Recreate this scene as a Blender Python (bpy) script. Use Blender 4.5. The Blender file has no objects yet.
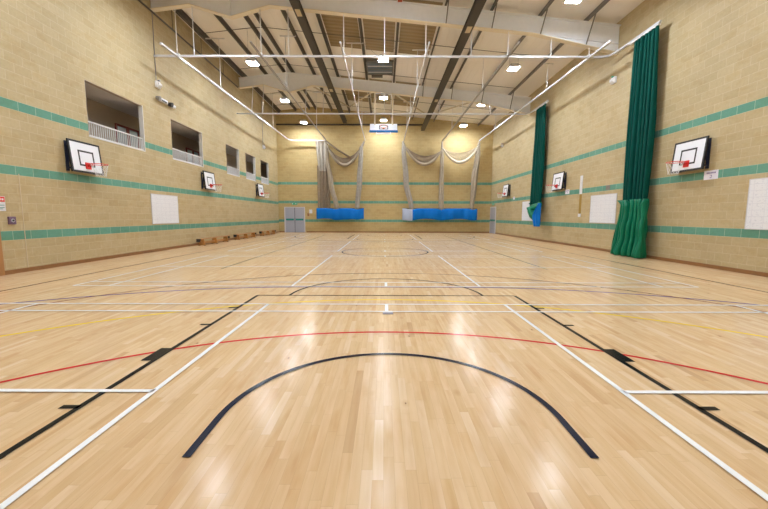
import bpy, bmesh, math, random
from mathutils import Vector, Matrix
random.seed(4)
PI = math.pi
S = bpy.context.scene
col = S.collection

# ------------------------------------------------------------------ camera, world, exposure
cd = bpy.data.cameras.new('camera'); cam = bpy.data.objects.new('camera', cd); col.objects.link(cam)
cd.sensor_fit = 'HORIZONTAL'; cd.sensor_width = 36.0; cd.lens = 16.875; cd.clip_end = 200; cd.clip_start = 0.02
PITCH = math.atan(38.5/360)
cam.matrix_world = Matrix.Translation((0, 0, 1.52)) @ Matrix.Rotation(PI/2 - PITCH, 4, 'X') @ Matrix.Rotation(math.radians(0.15), 4, 'Z')
S.camera = cam
w = bpy.data.worlds.new('world'); S.world = w; w.use_nodes = True
w.node_tree.nodes['Background'].inputs[0].default_value = (0.05, 0.055, 0.07, 1)
w.node_tree.nodes['Background'].inputs[1].default_value = 0.3
S.view_settings.view_transform = 'Standard'; S.view_settings.look = 'None'
S.view_settings.gamma = 1.0; S.view_settings.use_curve_mapping = False
S.view_settings.exposure = 0.83
LAMP = 165.0            # emission strength of the lamp diffusers
LAMP_COL = (0.865, 0.94, 1.03, 1)

# ------------------------------------------------------------------ materials
class NT:
    def __init__(s, name):
        s.m = bpy.data.materials.new(name); s.m.use_nodes = True; s.t = s.m.node_tree
        s.b = s.t.nodes['Principled BSDF']
    def n(s, typ, **k):
        nd = s.t.nodes.new(typ)
        for a, v in k.items(): setattr(nd, a, v)
        return nd
    def put(s, sock, v):
        if hasattr(v, 'is_output'): s.t.links.new(v, sock)
        else: sock.default_value = v
    def math(s, op, a, b=None, c=None):
        nd = s.n('ShaderNodeMath', operation=op)
        s.put(nd.inputs[0], a)
        if b is not None: s.put(nd.inputs[1], b)
        if c is not None: s.put(nd.inputs[2], c)
        return nd.outputs[0]
    def mix(s, f, a, b, mode='MIX'):
        nd = s.n('ShaderNodeMix', data_type='RGBA', blend_type=mode)
        s.put(nd.inputs[0], f); s.put(nd.inputs[6], a); s.put(nd.inputs[7], b)
        return nd.outputs[2]
    def xyz(s):
        tc = s.n('ShaderNodeTexCoord'); sp = s.n('ShaderNodeSeparateXYZ')
        s.t.links.new(tc.outputs['Object'], sp.inputs[0]); return sp.outputs
    def comb(s, x=0.0, y=0.0, z=0.0):
        nd = s.n('ShaderNodeCombineXYZ')
        for i, v in enumerate((x, y, z)): s.put(nd.inputs[i], v)
        return nd.outputs[0]
    def noise(s, vec, scale, detail=3.0, rough=0.5):
        nd = s.n('ShaderNodeTexNoise'); s.put(nd.inputs['Vector'], vec)
        nd.inputs['Scale'].default_value = scale; nd.inputs['Detail'].default_value = detail
        nd.inputs['Roughness'].default_value = rough; return nd.outputs[0]
    def wn(s, vec):
        nd = s.n('ShaderNodeTexWhiteNoise', noise_dimensions='3D'); s.put(nd.inputs['Vector'], vec); return nd.outputs[0]
    def ramp(s, f, stops):
        nd = s.n('ShaderNodeValToRGB'); s.put(nd.inputs[0], f); e = nd.color_ramp.elements
        while len(e) < len(stops): e.new(0.5)
        for i, (p, c) in enumerate(stops): e[i].position = p; e[i].color = c
        return nd.outputs[0]
    def bump(s, h, strength, dist):
        nd = s.n('ShaderNodeBump'); s.put(nd.inputs['Height'], h)
        nd.inputs['Strength'].default_value = strength; nd.inputs['Distance'].default_value = dist
        s.t.links.new(nd.outputs[0], s.b.inputs['Normal'])

def C(r, g, b): return (r, g, b, 1)
def plain(name, c, rough=0.5, metal=0.0, var=0.06, nscale=6.0, spec=0.5, alpha=1.0, sheen=0):
    """a procedural material: flat hue with a faint noise in colour and roughness"""
    t = NT(name); tc = t.n('ShaderNodeTexCoord')
    nz = t.noise(tc.outputs['Object'], nscale, 4)
    lo = C(*[x*(1-var) for x in c]); hi = C(*[min(1, x*(1+var)) for x in c])
    t.put(t.b.inputs['Base Color'], t.mix(nz, lo, hi))
    t.put(t.b.inputs['Roughness'], t.math('MULTIPLY_ADD', nz, 0.12, max(0.02, rough-0.06)))
    t.b.inputs['Metallic'].default_value = metal
    t.b.inputs['Specular IOR Level'].default_value = spec
    if alpha < 1: t.b.inputs['Alpha'].default_value = alpha
    return t.m

ROW = 0.2407; BL = 0.48
def block_wall(name, axis, dz=0.0, k=(1, 1, 1)):
    t = NT(name); x, y, z = t.xyz()[0:3]
    z = t.math('ADD', z, dz)
    u = y if axis == 'Y' else x
    vec = t.comb(u, z, 0.0)
    def brick(c1, c2, mort):
        b = t.n('ShaderNodeTexBrick', offset=0.5, offset_frequency=2)
        t.put(b.inputs['Vector'], vec)
        b.inputs['Color1'].default_value = c1; b.inputs['Color2'].default_value = c2; b.inputs['Mortar'].default_value = mort
        b.inputs['Scale'].default_value = 1.0; b.inputs['Mortar Size'].default_value = 0.006
        b.inputs['Mortar Smooth'].default_value = 0.2; b.inputs['Bias'].default_value = 0.0
        b.inputs['Brick Width'].default_value = BL; b.inputs['Row Height'].default_value = ROW
        return b
    a = brick(C(0.472*k[0], 0.375*k[1], 0.213*k[2]), C(0.52*k[0], 0.42*k[1], 0.245*k[2]), C(0.58*k[0], 0.49*k[1], 0.32*k[2]))
    g = brick(C(0.115, 0.30, 0.225), C(0.145, 0.35, 0.265), C(0.42, 0.54, 0.42))
    row = t.math('FLOOR', t.math('DIVIDE', z, ROW))
    m = None
    for k in (4, 11, 18):
        c = t.math('COMPARE', row, float(k), 0.1)
        m = c if m is None else t.math('ADD', m, c)
    base = t.mix(m, a.outputs[0], g.outputs[0])
    big = t.noise(vec, 0.6, 3); fine = t.noise(t.comb(u, z, 0.0), 14.0, 5, 0.65)
    tone = t.math('ADD', t.math('MULTIPLY', big, 0.22), t.math('MULTIPLY', fine, 0.30))
    tone = t.math('ADD', tone, 0.74)
    hs = t.n('ShaderNodeHueSaturation'); t.put(hs.inputs['Value'], tone); t.put(hs.inputs['Color'], base)
    mot = t.noise(t.comb(t.math('MULTIPLY', u, 1.3), t.math('MULTIPLY', z, 2.6), 4.0), 1.6, 4, 0.6)
    tint = t.ramp(mot, [(0.35, C(0.93, 0.86, 0.76)), (0.5, C(1, 1, 1)), (0.68, C(1.0, 1.0, 1.0))])
    t.put(t.b.inputs['Base Color'], t.mix(0.6, hs.outputs[0], tint, 'MULTIPLY'))
    t.b.inputs['Roughness'].default_value = 0.62; t.b.inputs['Specular IOR Level'].default_value = 0.3
    t.bump(t.math('SUBTRACT', t.math('MULTIPLY', fine, 0.3), a.outputs['Fac']), 0.35, 0.006)
    return t.m

def wood_floor():
    t = NT('maple_strip_floor'); x, y, z = t.xyz()[0:3]
    PW, PL = 0.066, 0.62
    r = t.math('DIVIDE', x, PW); ri = t.math('FLOOR', r)
    off = t.wn(t.comb(ri, 3.0, 0.0))
    yy = t.math('ADD', t.math('DIVIDE', y, PL), t.math('MULTIPLY', off, 7.0)); yi = t.math('FLOOR', yy)
    # some boards run on over two lengths
    yj = t.math('FLOOR', t.math('MULTIPLY', yy, 0.5))
    pick = t.math('GREATER_THAN', t.wn(t.comb(ri, yj, 9.0)), 0.68)
    idy = t.math('ADD', t.math('MULTIPLY', pick, t.math('MULTIPLY', yj, 2.0)), t.math('MULTIPLY', t.math('SUBTRACT', 1.0, pick), yi))
    rnd = t.wn(t.comb(ri, idy, 1.0)); rnd2 = t.wn(t.comb(ri, idy, 5.0))
    colr = t.ramp(rnd, [(0.0, C(0.57, 0.38, 0.21)), (0.05, C(0.65, 0.455, 0.262)), (0.45, C(0.685, 0.49, 0.288)), (0.85, C(0.71, 0.52, 0.318)), (1.0, C(0.73, 0.56, 0.37))])
    # grain, stretched along the board
    g1 = t.noise(t.comb(t.math('MULTIPLY', x, 26.0), t.math('ADD', t.math('MULTIPLY', y, 1.6), t.math('MULTIPLY', rnd2, 40.0)), 0.0), 1.0, 5, 0.6)
    g2 = t.noise(t.comb(t.math('MULTIPLY', x, 5.0), t.math('ADD', t.math('MULTIPLY', y, 1.1), t.math('MULTIPLY', rnd, 30.0)), 0.0), 1.0, 3, 0.6)
    f = t.ramp(g1, [(0.3, C(0.86, 0.78, 0.68)), (0.6, C(1, 1, 1))])
    c2 = t.mix(0.55, colr, f, 'MULTIPLY')
    f2 = t.ramp(g2, [(0.32, C(0.84, 0.70, 0.55)), (0.5, C(1, 1, 1))])
    c3 = t.mix(0.5, c2, f2, 'MULTIPLY')
    # knots
    vo = t.n('ShaderNodeTexVoronoi'); t.put(vo.inputs['Vector'], t.comb(t.math('MULTIPLY', x, 2.2), t.math('MULTIPLY', y, 1.1), 0.0)); vo.inputs['Scale'].default_value = 1.9
    kn = t.math('MULTIPLY', t.math('LESS_THAN', vo.outputs['Distance'], 0.042), t.math('GREATER_THAN', t.wn(vo.outputs['Position']), 0.35))
    c4 = t.mix(t.math('MULTIPLY', kn, 0.75), c3, C(0.17, 0.085, 0.04))
    halo = t.ramp(vo.outputs['Distance'], [(0.03, C(0.66, 0.46, 0.3)), (0.16, C(1, 1, 1))])
    c4 = t.mix(0.35, c4, halo, 'MULTIPLY')
    # joints
    fx = t.math('FRACT', r); ex = t.math('MINIMUM', fx, t.math('SUBTRACT', 1.0, fx))
    jx = t.math('LESS_THAN', ex, 0.012)
    fy = t.math('FRACT', yy); ey = t.math('MINIMUM', fy, t.math('SUBTRACT', 1.0, fy))
    jy = t.math('LESS_THAN', ey, 0.0018)
    j = t.math('MAXIMUM', jx, jy)
    c5 = t.mix(t.math('MULTIPLY', j, 0.30), c4, C(0.28, 0.16, 0.075))
    t.put(t.b.inputs['Base Color'], c5)
    wear = t.noise(t.comb(x, y, 0.0), 0.9, 4)
    t.put(t.b.inputs['Roughness'], t.math('MULTIPLY_ADD', wear, 0.08, 0.155))
    t.b.inputs['Specular IOR Level'].default_value = 0.10
    wav = t.noise(t.comb(t.math('MULTIPLY', x, 9.0), t.math('MULTIPLY', y, 0.8), rnd2), 1.0, 2)
    t.bump(wav, 0.05, 0.01)
    return t.m

def gloss_paint(name, c): return plain(name, c, rough=0.19, var=0.10, nscale=3.0, spec=0.1)

def deck_mat():
    t = NT('liner_deck'); x, y, z = t.xyz()[0:3]
    rib = t.math('PINGPONG', x, 0.17)
    nz = t.noise(t.comb(x, y, 0.0), 0.5, 3)
    t.put(t.b.inputs['Base Color'], t.mix(nz, C(0.87, 0.82, 0.77), C(0.90, 0.86, 0.82)))
    t.b.inputs['Roughness'].default_value = 0.55
    t.bump(t.math('LESS_THAN', rib, 0.02), 0.6, 0.02)
    return t.m
def rooflight_mat():
    t = NT('night_dark_rooflight'); x, y, z = t.xyz()[0:3]
    rib = t.math('PINGPONG', y, 0.16)
    t.put(t.b.inputs['Base Color'], t.mix(t.math('MULTIPLY', rib, 6.0), C(0.24, 0.16, 0.065), C(0.31, 0.225, 0.11)))
    t.b.inputs['Roughness'].default_value = 0.35
    t.bump(rib, 0.8, 0.1)
    return t.m
def emit_mat():
    t = NT('lamp_diffuser'); t.b.inputs['Base Color'].default_value = C(0.8, 0.8, 0.8)
    t.b.inputs['Emission Color'].default_value = LAMP_COL; t.b.inputs['Emission Strength'].default_value = LAMP
    return t.m
def mesh_mat(name, c, alpha, scale=60.0):
    """fabric netting: a fine procedural weave that lets part of the background through"""
    t = NT(name); tc = t.n('ShaderNodeTexCoord')
    nz = t.noise(tc.outputs['Object'], 5.0, 3)
    t.put(t.b.inputs['Base Color'], t.mix(nz, C(*[v*0.85 for v in c]), C(*[min(1, v*1.12) for v in c])))
    t.put(t.b.inputs['Alpha'], t.math('MULTIPLY_ADD', nz, 0.2, alpha-0.1))
    t.b.inputs['Roughness'].default_value = 0.85; t.b.inputs['Specular IOR Level'].default_value = 0.1
    return t.m
def whiteboard_mat():
    t = NT('whiteboard_surface'); x, y, z = t.xyz()[0:3]
    g = t.math('LESS_THAN', t.math('PINGPONG', z, 0.085), 0.006)
    h = t.math('LESS_THAN', t.math('PINGPONG', y, 0.16), 0.006)
    scr = t.math('GREATER_THAN', t.noise(t.comb(t.math('MULTIPLY', y, 14.0), t.math('MULTIPLY', z, 22.0), 0.0), 1.0, 2), 0.60)
    f = t.math('MULTIPLY', t.math('MAXIMUM', t.math('MAXIMUM', g, h), scr), 0.22)
    t.put(t.b.inputs['Base Color'], t.mix(f, C(0.82, 0.83, 0.88), C(0.35, 0.37, 0.50)))
    t.b.inputs['Roughness'].default_value = 0.3
    return t.m

M = dict(
    wallY=block_wall('sand_block_side', 'Y'), wallL=block_wall('sand_block_left', 'Y', 0.09), wallX=block_wall('sand_block_end', 'X', 0.0, (1.03, 0.97, 0.78)), floor=wood_floor(),
    deck=deck_mat(), rooflight=rooflight_mat(), emit=emit_mat(),
    beam=plain('grey_white_beam_paint', (0.86, 0.87, 0.90), 0.45, var=0.05),
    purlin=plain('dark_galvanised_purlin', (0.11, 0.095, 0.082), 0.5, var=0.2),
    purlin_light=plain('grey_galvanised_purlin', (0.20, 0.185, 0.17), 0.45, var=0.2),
    runway=plain('dark_brown_steel', (0.045, 0.036, 0.028), 0.5, var=0.3),
    flange=plain('cream_white_flange', (0.84, 0.75, 0.60), 0.5, var=0.04),  # rafter flanges: warm floor bounce put into the colour; goal posts really cream
    cream=plain('cream_steel', (0.60, 0.50, 0.34), 0.5),
    brace=plain('cream_brace_steel', (0.60, 0.51, 0.38), 0.5),
    track=plain('white_track', (0.60, 0.60, 0.63), 0.35, var=0.04, spec=0.4),
    track_bright=plain('bright_white_track', (0.64, 0.64, 0.67), 0.3, var=0.04),
    track2=plain('dull_track', (0.36, 0.33, 0.30), 0.4, var=0.1),
    rod=plain('white_rod', (0.74, 0.73, 0.74), 0.4, var=0.04),
    skirting=plain('varnished_skirting', (0.27, 0.125, 0.045), 0.35, var=0.2),
    doorwood=plain('orange_brown_doorwood', (0.42, 0.20, 0.07), 0.35, var=0.2),
    white_line=gloss_paint('white_line', (0.86, 0.87, 0.88)), black_line=gloss_paint('black_line', (0.010, 0.009, 0.010)),
    navy_line=gloss_paint('blue_black_line', (0.012, 0.014, 0.030)),
    red_line=gloss_paint('red_line', (0.58, 0.035, 0.035)), yellow_line=gloss_paint('yellow_line', (0.83, 0.58, 0.055)),
    purple_line=gloss_paint('purple_line', (0.10, 0.07, 0.26)), maroon_line=gloss_paint('maroon_line', (0.24, 0.07, 0.05)),
    green_line=gloss_paint('green_line', (0.10, 0.22, 0.12)), tan_line=gloss_paint('tan_line', (0.50, 0.27, 0.15)),
    brass=plain('socket_cover', (0.30, 0.30, 0.38), 0.35, 0.3),
    board=plain('white_board', (0.84, 0.86, 0.92), 0.35, var=0.02), black=plain('black_paint', (0.012, 0.012, 0.016), 0.4),
    navy=plain('navy_board_edge', (0.015, 0.02, 0.05), 0.4),
    red=plain('red_hoop_paint', (0.72, 0.03, 0.025), 0.35), orange=plain('orange_hoop', (0.85, 0.22, 0.08), 0.4),
    netwhite=plain('white_net_cord', (0.82, 0.82, 0.84), 0.8),
    green_net=plain('dark_green_netting', (0.002, 0.066, 0.052), 0.8, var=0.25, nscale=3, spec=0.1), green_cloth=plain('green_vinyl', (0.002, 0.165, 0.085), 0.45, var=0.12, nscale=3, spec=0.25),
    blue_cloth=plain('blue_vinyl', (0.001, 0.15, 0.55), 0.5, var=0.12, nscale=2, spec=0.15), greyblue_cloth=plain('grey_blue_vinyl', (0.40, 0.46, 0.60), 0.5, var=0.1, nscale=2),
    net=mesh_mat('beige_netting', (0.40, 0.335, 0.255), 0.93), net_thin=mesh_mat('thin_beige_netting', (0.44, 0.37, 0.28), 0.52),
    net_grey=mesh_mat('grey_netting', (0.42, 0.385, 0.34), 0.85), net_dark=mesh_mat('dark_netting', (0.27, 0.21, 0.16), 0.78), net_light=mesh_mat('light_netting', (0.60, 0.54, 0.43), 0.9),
    whiteboard=whiteboard_mat(), wbframe=plain('board_edge', (0.62, 0.62, 0.66), 0.4), paper=plain('paper', (0.80, 0.78, 0.90), 0.6, var=0.03),
    ink=plain('violet_ink', (0.22, 0.18, 0.42), 0.6), sign_red=plain('sign_red', (0.75, 0.04, 0.03), 0.45), sign_green=plain('sign_green', (0.03, 0.38, 0.20), 0.45),
    lilac_door=plain('lilac_grey_door', (0.40, 0.41, 0.50), 0.4, var=0.04), door_trim=plain('pale_door_trim', (0.66, 0.64, 0.66), 0.45),
    teal=plain('teal_push_bar', (0.02, 0.24, 0.22), 0.4), mortar=plain('joint_mastic', (0.60, 0.50, 0.34), 0.7),
    joint=plain('dark_joint', (0.02, 0.02, 0.03), 0.6),
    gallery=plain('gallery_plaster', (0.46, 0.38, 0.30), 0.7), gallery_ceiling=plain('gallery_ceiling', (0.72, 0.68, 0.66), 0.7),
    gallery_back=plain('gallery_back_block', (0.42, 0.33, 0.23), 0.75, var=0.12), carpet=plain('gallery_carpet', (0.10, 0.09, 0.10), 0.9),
    reveal=plain('pale_reveal', (0.68, 0.66, 0.63), 0.5), rail_white=plain('railing_white', (0.76, 0.76, 0.77), 0.4, var=0.03),
    red_frame=plain('dark_red_frame', (0.20, 0.012, 0.014), 0.4), glass=plain('grey_door_glass', (0.36, 0.42, 0.47), 0.12),
    bench=plain('varnished_bench_wood', (0.50, 0.245, 0.075), 0.35, var=0.2, nscale=3), steel=plain('bench_steel', (0.30, 0.30, 0.32), 0.35, 0.8),
    rubber=plain('black_rubber', (0.02, 0.02, 0.025), 0.6), casing=plain('white_plastic', (0.74, 0.74, 0.78), 0.4, var=0.03),
    vent=plain('blue_grey_vent', (0.13, 0.17, 0.22), 0.35, var=0.1), lampbody=plain('lamp_housing', (0.55, 0.55, 0.58), 0.4),
    callpoint=plain('mauve_callpoint', (0.16, 0.10, 0.17), 0.45), yellow_stick=plain('ochre_scale', (0.36, 0.22, 0.03), 0.5),
    brown_box=plain('brown_box', (0.30, 0.13, 0.06), 0.5),
    red_cap=plain('red_oxide_steel', (0.42, 0.05, 0.015), 0.5),
)

# ------------------------------------------------------------------ mesh builder
class MB:
    def __init__(s): s.b = bmesh.new()
    def box(s, x0, x1, y0, y1, z0, z1):
        v = [s.b.verts.new((x, y, z)) for x in (x0, x1) for y in (y0, y1) for z in (z0, z1)]
        for f in ((0, 1, 3, 2), (4, 6, 7, 5), (0, 4, 5, 1), (2, 3, 7, 6), (0, 2, 6, 4), (1, 5, 7, 3)):
            s.b.faces.new([v[i] for i in f])
        return s
    def bar(s, p, q, w, h=None):
        """rectangular bar from p to q"""
        h = h or w; p = Vector(p); q = Vector(q); d = (q-p).normalized()
        up = Vector((0, 0, 1)) if abs(d.z) < 0.95 else Vector((0, 1, 0))
        a = d.cross(up).normalized(); b = a.cross(d).normalized()
        r = []
        for c in (p, q):
            r.append([s.b.verts.new(c + a*i*w/2 + b*j*h/2) for i, j in ((-1, -1), (1, -1), (1, 1), (-1, 1))])
        s.b.faces.new(r[0][::-1]); s.b.faces.new(r[1])
        for k in range(4): s.b.faces.new((r[0][k], r[0][(k+1) % 4], r[1][(k+1) % 4], r[1][k]))
        return s
    def tube(s, pts, r, n=8, closed=False, rads=None, flute=0, fk=6, cap=True):
        pts = [Vector(p) for p in pts]; rings = []; N = len(pts)
        for i, p in enumerate(pts):
            if closed: d = (pts[(i+1) % N]-pts[i-1]).normalized()
            else: d = (pts[min(i+1, N-1)]-pts[max(i-1, 0)]).normalized()
            up = Vector((0, 0, 1)) if abs(d.z) < 0.9 else Vector((0, 1, 0))
            a = d.cross(up).normalized(); b = a.cross(d).normalized()
            rr = rads[i] if rads else r
            rings.append([s.b.verts.new(p + (a*math.cos(2*PI*k/n)+b*math.sin(2*PI*k/n))*rr*(1+flute*math.sin(fk*2*PI*k/n+i*0.15))) for k in range(n)])
        for i in range(N if closed else N-1):
            A, B = rings[i], rings[(i+1) % N]
            for k in range(n): s.b.faces.new((A[k], A[(k+1) % n], B[(k+1) % n], B[k]))
        if not closed and cap: s.b.faces.new(rings[0][::-1]); s.b.faces.new(rings[-1])
        return s
    def disc(s, c, r, h, n=20, axis='Z'):
        c = Vector(c)
        def P(a, t):
            u, v = r*math.cos(a), r*math.sin(a)
            return c + (Vector((u, v, t)) if axis == 'Z' else Vector((t, u, v)) if axis == 'X' else Vector((u, t, v)))
        A = [s.b.verts.new(P(2*PI*k/n, -h/2)) for k in range(n)]; B = [s.b.verts.new(P(2*PI*k/n, h/2)) for k in range(n)]
        s.b.faces.new(A); s.b.faces.new(B[::-1])
        for k in range(n): s.b.faces.new((A[k], B[k], B[(k+1) % n], A[(k+1) % n]))
        return s
    def prism(s, poly, axis, a0, a1):
        """poly: 2D points; extruded along 'X' or 'Y' (poly is (x,z) for Y, (y,z) for X) or 'Z'"""
        def P(p, a): return (p[0], a, p[1]) if axis == 'Y' else (a, p[0], p[1]) if axis == 'X' else (p[0], p[1], a)
        A = [s.b.verts.new(P(p, a0)) for p in poly]; B = [s.b.verts.new(P(p, a1)) for p in poly]
        s.b.faces.new(A); s.b.faces.new(B[::-1]); n = len(poly)
        for k in range(n): s.b.faces.new((A[k], B[k], B[(k+1) % n], A[(k+1) % n]))
        return s
    def strip(s, c, w, z, closed=False):
        """painted line of width w following the centre line c, on the floor"""
        n = len(c); L = []; R = []
        for i in range(n):
            a = Vector(c[i-1 if (closed or i) else 0]); b = Vector(c[(i+1) % n if closed else min(i+1, n-1)])
            d = (b-a).normalized(); nn = Vector((-d.y, d.x))*w/2; p = Vector(c[i])
            L.append(p+nn); R.append(p-nn)
        for i in range(n if closed else n-1):
            j = (i+1) % n
            t = [s.b.verts.new((q.x, q.y, z)) for q in (L[i], R[i], R[j], L[j])]
            s.b.faces.new(t)
        return s
    def grid(s, P):
        """P[i][j] points"""
        V = [[s.b.verts.new(p) for p in r] for r in P]
        for i in range(len(V)-1):
            for j in range(len(V[0])-1): s.b.faces.new((V[i][j], V[i][j+1], V[i+1][j+1], V[i+1][j]))
        return s
    def build(s, name, mat, parent=None, smooth=False, solid=0.0, bevel=0.0):
        bmesh.ops.recalc_face_normals(s.b, faces=s.b.faces)
        me = bpy.data.meshes.new(name); s.b.to_mesh(me); s.b.free(); me.materials.append(mat)
        if smooth:
            for p in me.polygons: p.use_smooth = True
        o = bpy.data.objects.new(name, me); col.objects.link(o)
        if parent: o.parent = parent
        if solid:
            md = o.modifiers.new('thickness', 'SOLIDIFY'); md.thickness = solid; md.offset = 0
        if bevel:
            md = o.modifiers.new('bevel', 'BEVEL'); md.width = bevel; md.segments = 2
        return o

def tag(o, label, cat=None, group=None, kind=None):
    if label: o['label'] = label
    if cat: o['category'] = cat
    if group: o['group'] = group
    if kind: o['kind'] = kind
    return o
def thing(name, label, cat, loc=(0, 0, 0), rz=0.0, group=None):
    o = bpy.data.objects.new(name, None); col.objects.link(o); o.location = loc; o.rotation_euler = (0, 0, rz)
    o.empty_display_size = 0.1
    return tag(o, label, cat, group)
def struct(o, label, cat=None): return tag(o, label, cat, kind='structure')
def copy_tree(o, parent=None):
    c = o.copy(); col.objects.link(c); c.parent = parent
    for ch in list(o.children): copy_tree(ch, c)
    return c

# ------------------------------------------------------------------ the hall
XL, XR, YB, YN = -9.65, 9.75, 33.2, -2.2
RX = -6.35                                     # ridge
def ztop(x): return 10.93 - 0.097*(x-RX) if x > RX else 10.93 + 0.109*(x-RX)
DECK = 0.22
OPEN = [(12.10, 14.90), (16.80, 19.60), (22.50, 24.45), (25.60, 27.50), (28.70, 30.60)]
ZO0, ZO1 = 4.07, 5.87

fl = MB().box(XL-0.35, XR+0.35, YN-0.3, YB+0.3, -0.2, 0).build('floor', M['floor'])
struct(fl, 'polished maple strip floor covered in coloured court lines', 'floor')
wl = MB(); zt = ztop(XL)+DECK+0.05
wl.box(XL-0.14, XL, YN, YB, 0, ZO0).box(XL-0.14, XL, YN, YB, ZO1, zt)
e = [YN]+[v for o in OPEN for v in o]+[YB]
for i in range(0, len(e), 2): wl.box(XL-0.14, XL, e[i], e[i+1], ZO0, ZO1)
struct(wl.build('wall_left', M['wallL']), 'sand coloured block wall with green courses and gallery openings', 'wall')
struct(MB().box(XR, XR+0.3, YN, YB, 0, ztop(XR)+DECK+0.05).build('wall_right', M['wallY']), 'sand coloured block wall with green courses behind the green curtains', 'wall')
gable = [(XL-0.35, 0), (XR+0.3, 0), (XR+0.3, ztop(XR)+DECK+0.03), (RX, ztop(RX)+DECK+0.05), (XL-0.35, ztop(XL)+DECK)]
struct(MB().prism(gable, 'Y', YB, YB+0.3).build('wall_back', M['wallX']), 'far end block wall with green courses behind the nets', 'wall')
struct(MB().prism(gable, 'Y', YN-0.3, YN).build('wall_front', M['wallX']), 'near end block wall behind the viewer', 'wall')
dk = [(XL-0.35, ztop(XL-0.35)+DECK), (RX, ztop(RX)+DECK), (XR+0.3, ztop(XR+0.3)+DECK)]
ce = MB().prism(dk + [(p[0], p[1]+0.12) for p in dk[::-1]], 'Y', YN-0.3, YB+0.3).build('ceiling', M['deck'])
struct(ce, 'pale pinkish lined roof deck sloping down to the right', 'ceiling')
# darker rooflight strips in the deck
for (y0, y1) in ((0.5, 4.2), (10.2, 13.2), (15.9, 20.9), (25.1, 30.2)):
    m = MB()
    for (a, b) in ((-2.95, -1.27), (-1.02, 0.50), (0.75, 2.42)):
        m.prism([(a, ztop(a)+DECK-0.004), (b, ztop(b)+DECK-0.004), (b, ztop(b)+DECK+0.001), (a, ztop(a)+DECK+0.001)], 'Y', y0, y1)
    m.build('rooflight', M['rooflight'], ce)['label'] = 'brown unlit rooflight panels'

# skirting boards
struct(MB().box(XL, XL+0.022, 9.04, YB, 0, 0.11).build('baseboard_left', M['skirting'], bevel=0.004), 'brown varnished skirting along the left wall', 'skirting')
struct(MB().box(XR-0.022, XR, YN, 31.55, 0, 0.11).build('baseboard_right', M['skirting'], bevel=0.004), 'brown varnished skirting along the right wall', 'skirting')
sk = MB().box(XL+0.022, -9.12, YB-0.022, YB, 0, 0.11).box(-7.12, XR-0.022, YB-0.022, YB, 0, 0.11)
struct(sk.build('baseboard_back', M['skirting']), 'brown varnished skirting along the far wall', 'skirting')
struct(MB().box(XL, XL+0.006, 9.66, 9.68, 0.11, 2.6).build('trim_1', M['mortar']), 'pale vertical movement joint in the left block wall', 'trim')

# ---- court markings (painted on the floor, children of the floor)
CX = 0.045; lay = [0]
def line(mat, label, paths, w, closed=False):
    lay[0] += 1; m = MB()
    for p in paths: m.strip(p, w, 0.0006+0.0004*lay[0], closed)
    m.build('court_marking', M[mat], fl)['label'] = label
def arc(cx, cy, r, a0, a1, n=64): return [(cx+r*math.cos(math.radians(a0+(a1-a0)*i/n)), cy+r*math.sin(math.radians(a0+(a1-a0)*i/n))) for i in range(n+1)]
line('tan_line', 'thin tan line across the hall', [[(-7.7, 10.2), (7.8, 10.2)]], 0.035)
line('green_line', 'dark green volleyball sidelines', [[(CX-4.72, 10.25), (CX-4.72, 28.2)], [(CX+4.66, 10.25), (CX+4.66, 28.2)], [(CX-4.72, 28.2), (CX+4.66, 28.2)]], 0.045)
line('maroon_line', 'dark maroon outer boundary lines', [[(-7.68, 0.98), (-7.68, 29.6)], [(7.78, 0.98), (7.78, 29.6)], [(-7.68, 29.6), (7.78, 29.6)]], 0.07)
line('yellow_line', 'large yellow arc', [arc(CX, -0.40, 6.84, 15, 165)], 0.065)
g9 = [(x, 7.62) for x in (CX-1.5, CX, CX+1.5)]
line('purple_line', 'wide purple blue goal area line', [arc(CX-1.5, -1.38, 9.0, 155, 90)[:-1] + g9 + arc(CX+1.5, -1.38, 9.0, 90, 25)[1:]], 0.065)
line('red_line', 'red shooting arc', [arc(CX-0.03, -0.35, 4.95, 10, 170)], 0.052)
line('maroon_line', 'dark three point arc', [arc(CX+0.02, 2.72, 6.77, 0, 180)], 0.05)
line('black_line', 'black far three point arc', [arc(CX, 27.9, 6.75, 180, 360)], 0.05)
KH = 2.465
for y0, y1, s in ((0.98, 6.78, 1), (29.6, 23.8, -1)):
    ks = []
    for sx in (-1, 1):
        X = CX+sx*KH
        ks.append([(X, y0), (X, y1)])
        for d in (1.74, 3.93, 4.87): ks.append([(X, y0+s*d), (X+sx*0.15, y0+s*d)])
    lab = 'near' if s == 1 else 'far'
    line('black_line', 'black %s basketball key lines' % lab, ks, 0.055)
    line('black_line', 'black %s free throw line' % lab, [[(CX-KH, y1), (CX+KH, y1)]], 0.045)
    line('black_line', 'black %s neutral zone blocks on the key' % lab, [[(CX+sx*(KH+0.06), y0+s*2.66), (CX+sx*(KH+0.06), y0+s*3.02)] for sx in (-1, 1)], 0.15)
    line('navy_line', 'dark %s free throw semicircle' % lab, [arc(CX, y1, 1.85, 0, 180*s)], 0.05)
    b = y0+s*1.57
    line('navy_line', 'dark %s no charge semicircle' % lab, [[(CX-1.29, b-s*0.43)] + arc(CX, b, 1.29, 180*s, 0) + [(CX+1.29, b-s*0.43)]], 0.055)
line('navy_line', 'dark centre circle', [arc(CX, 15.3, 1.82, 0, 360)], 0.05)
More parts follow.
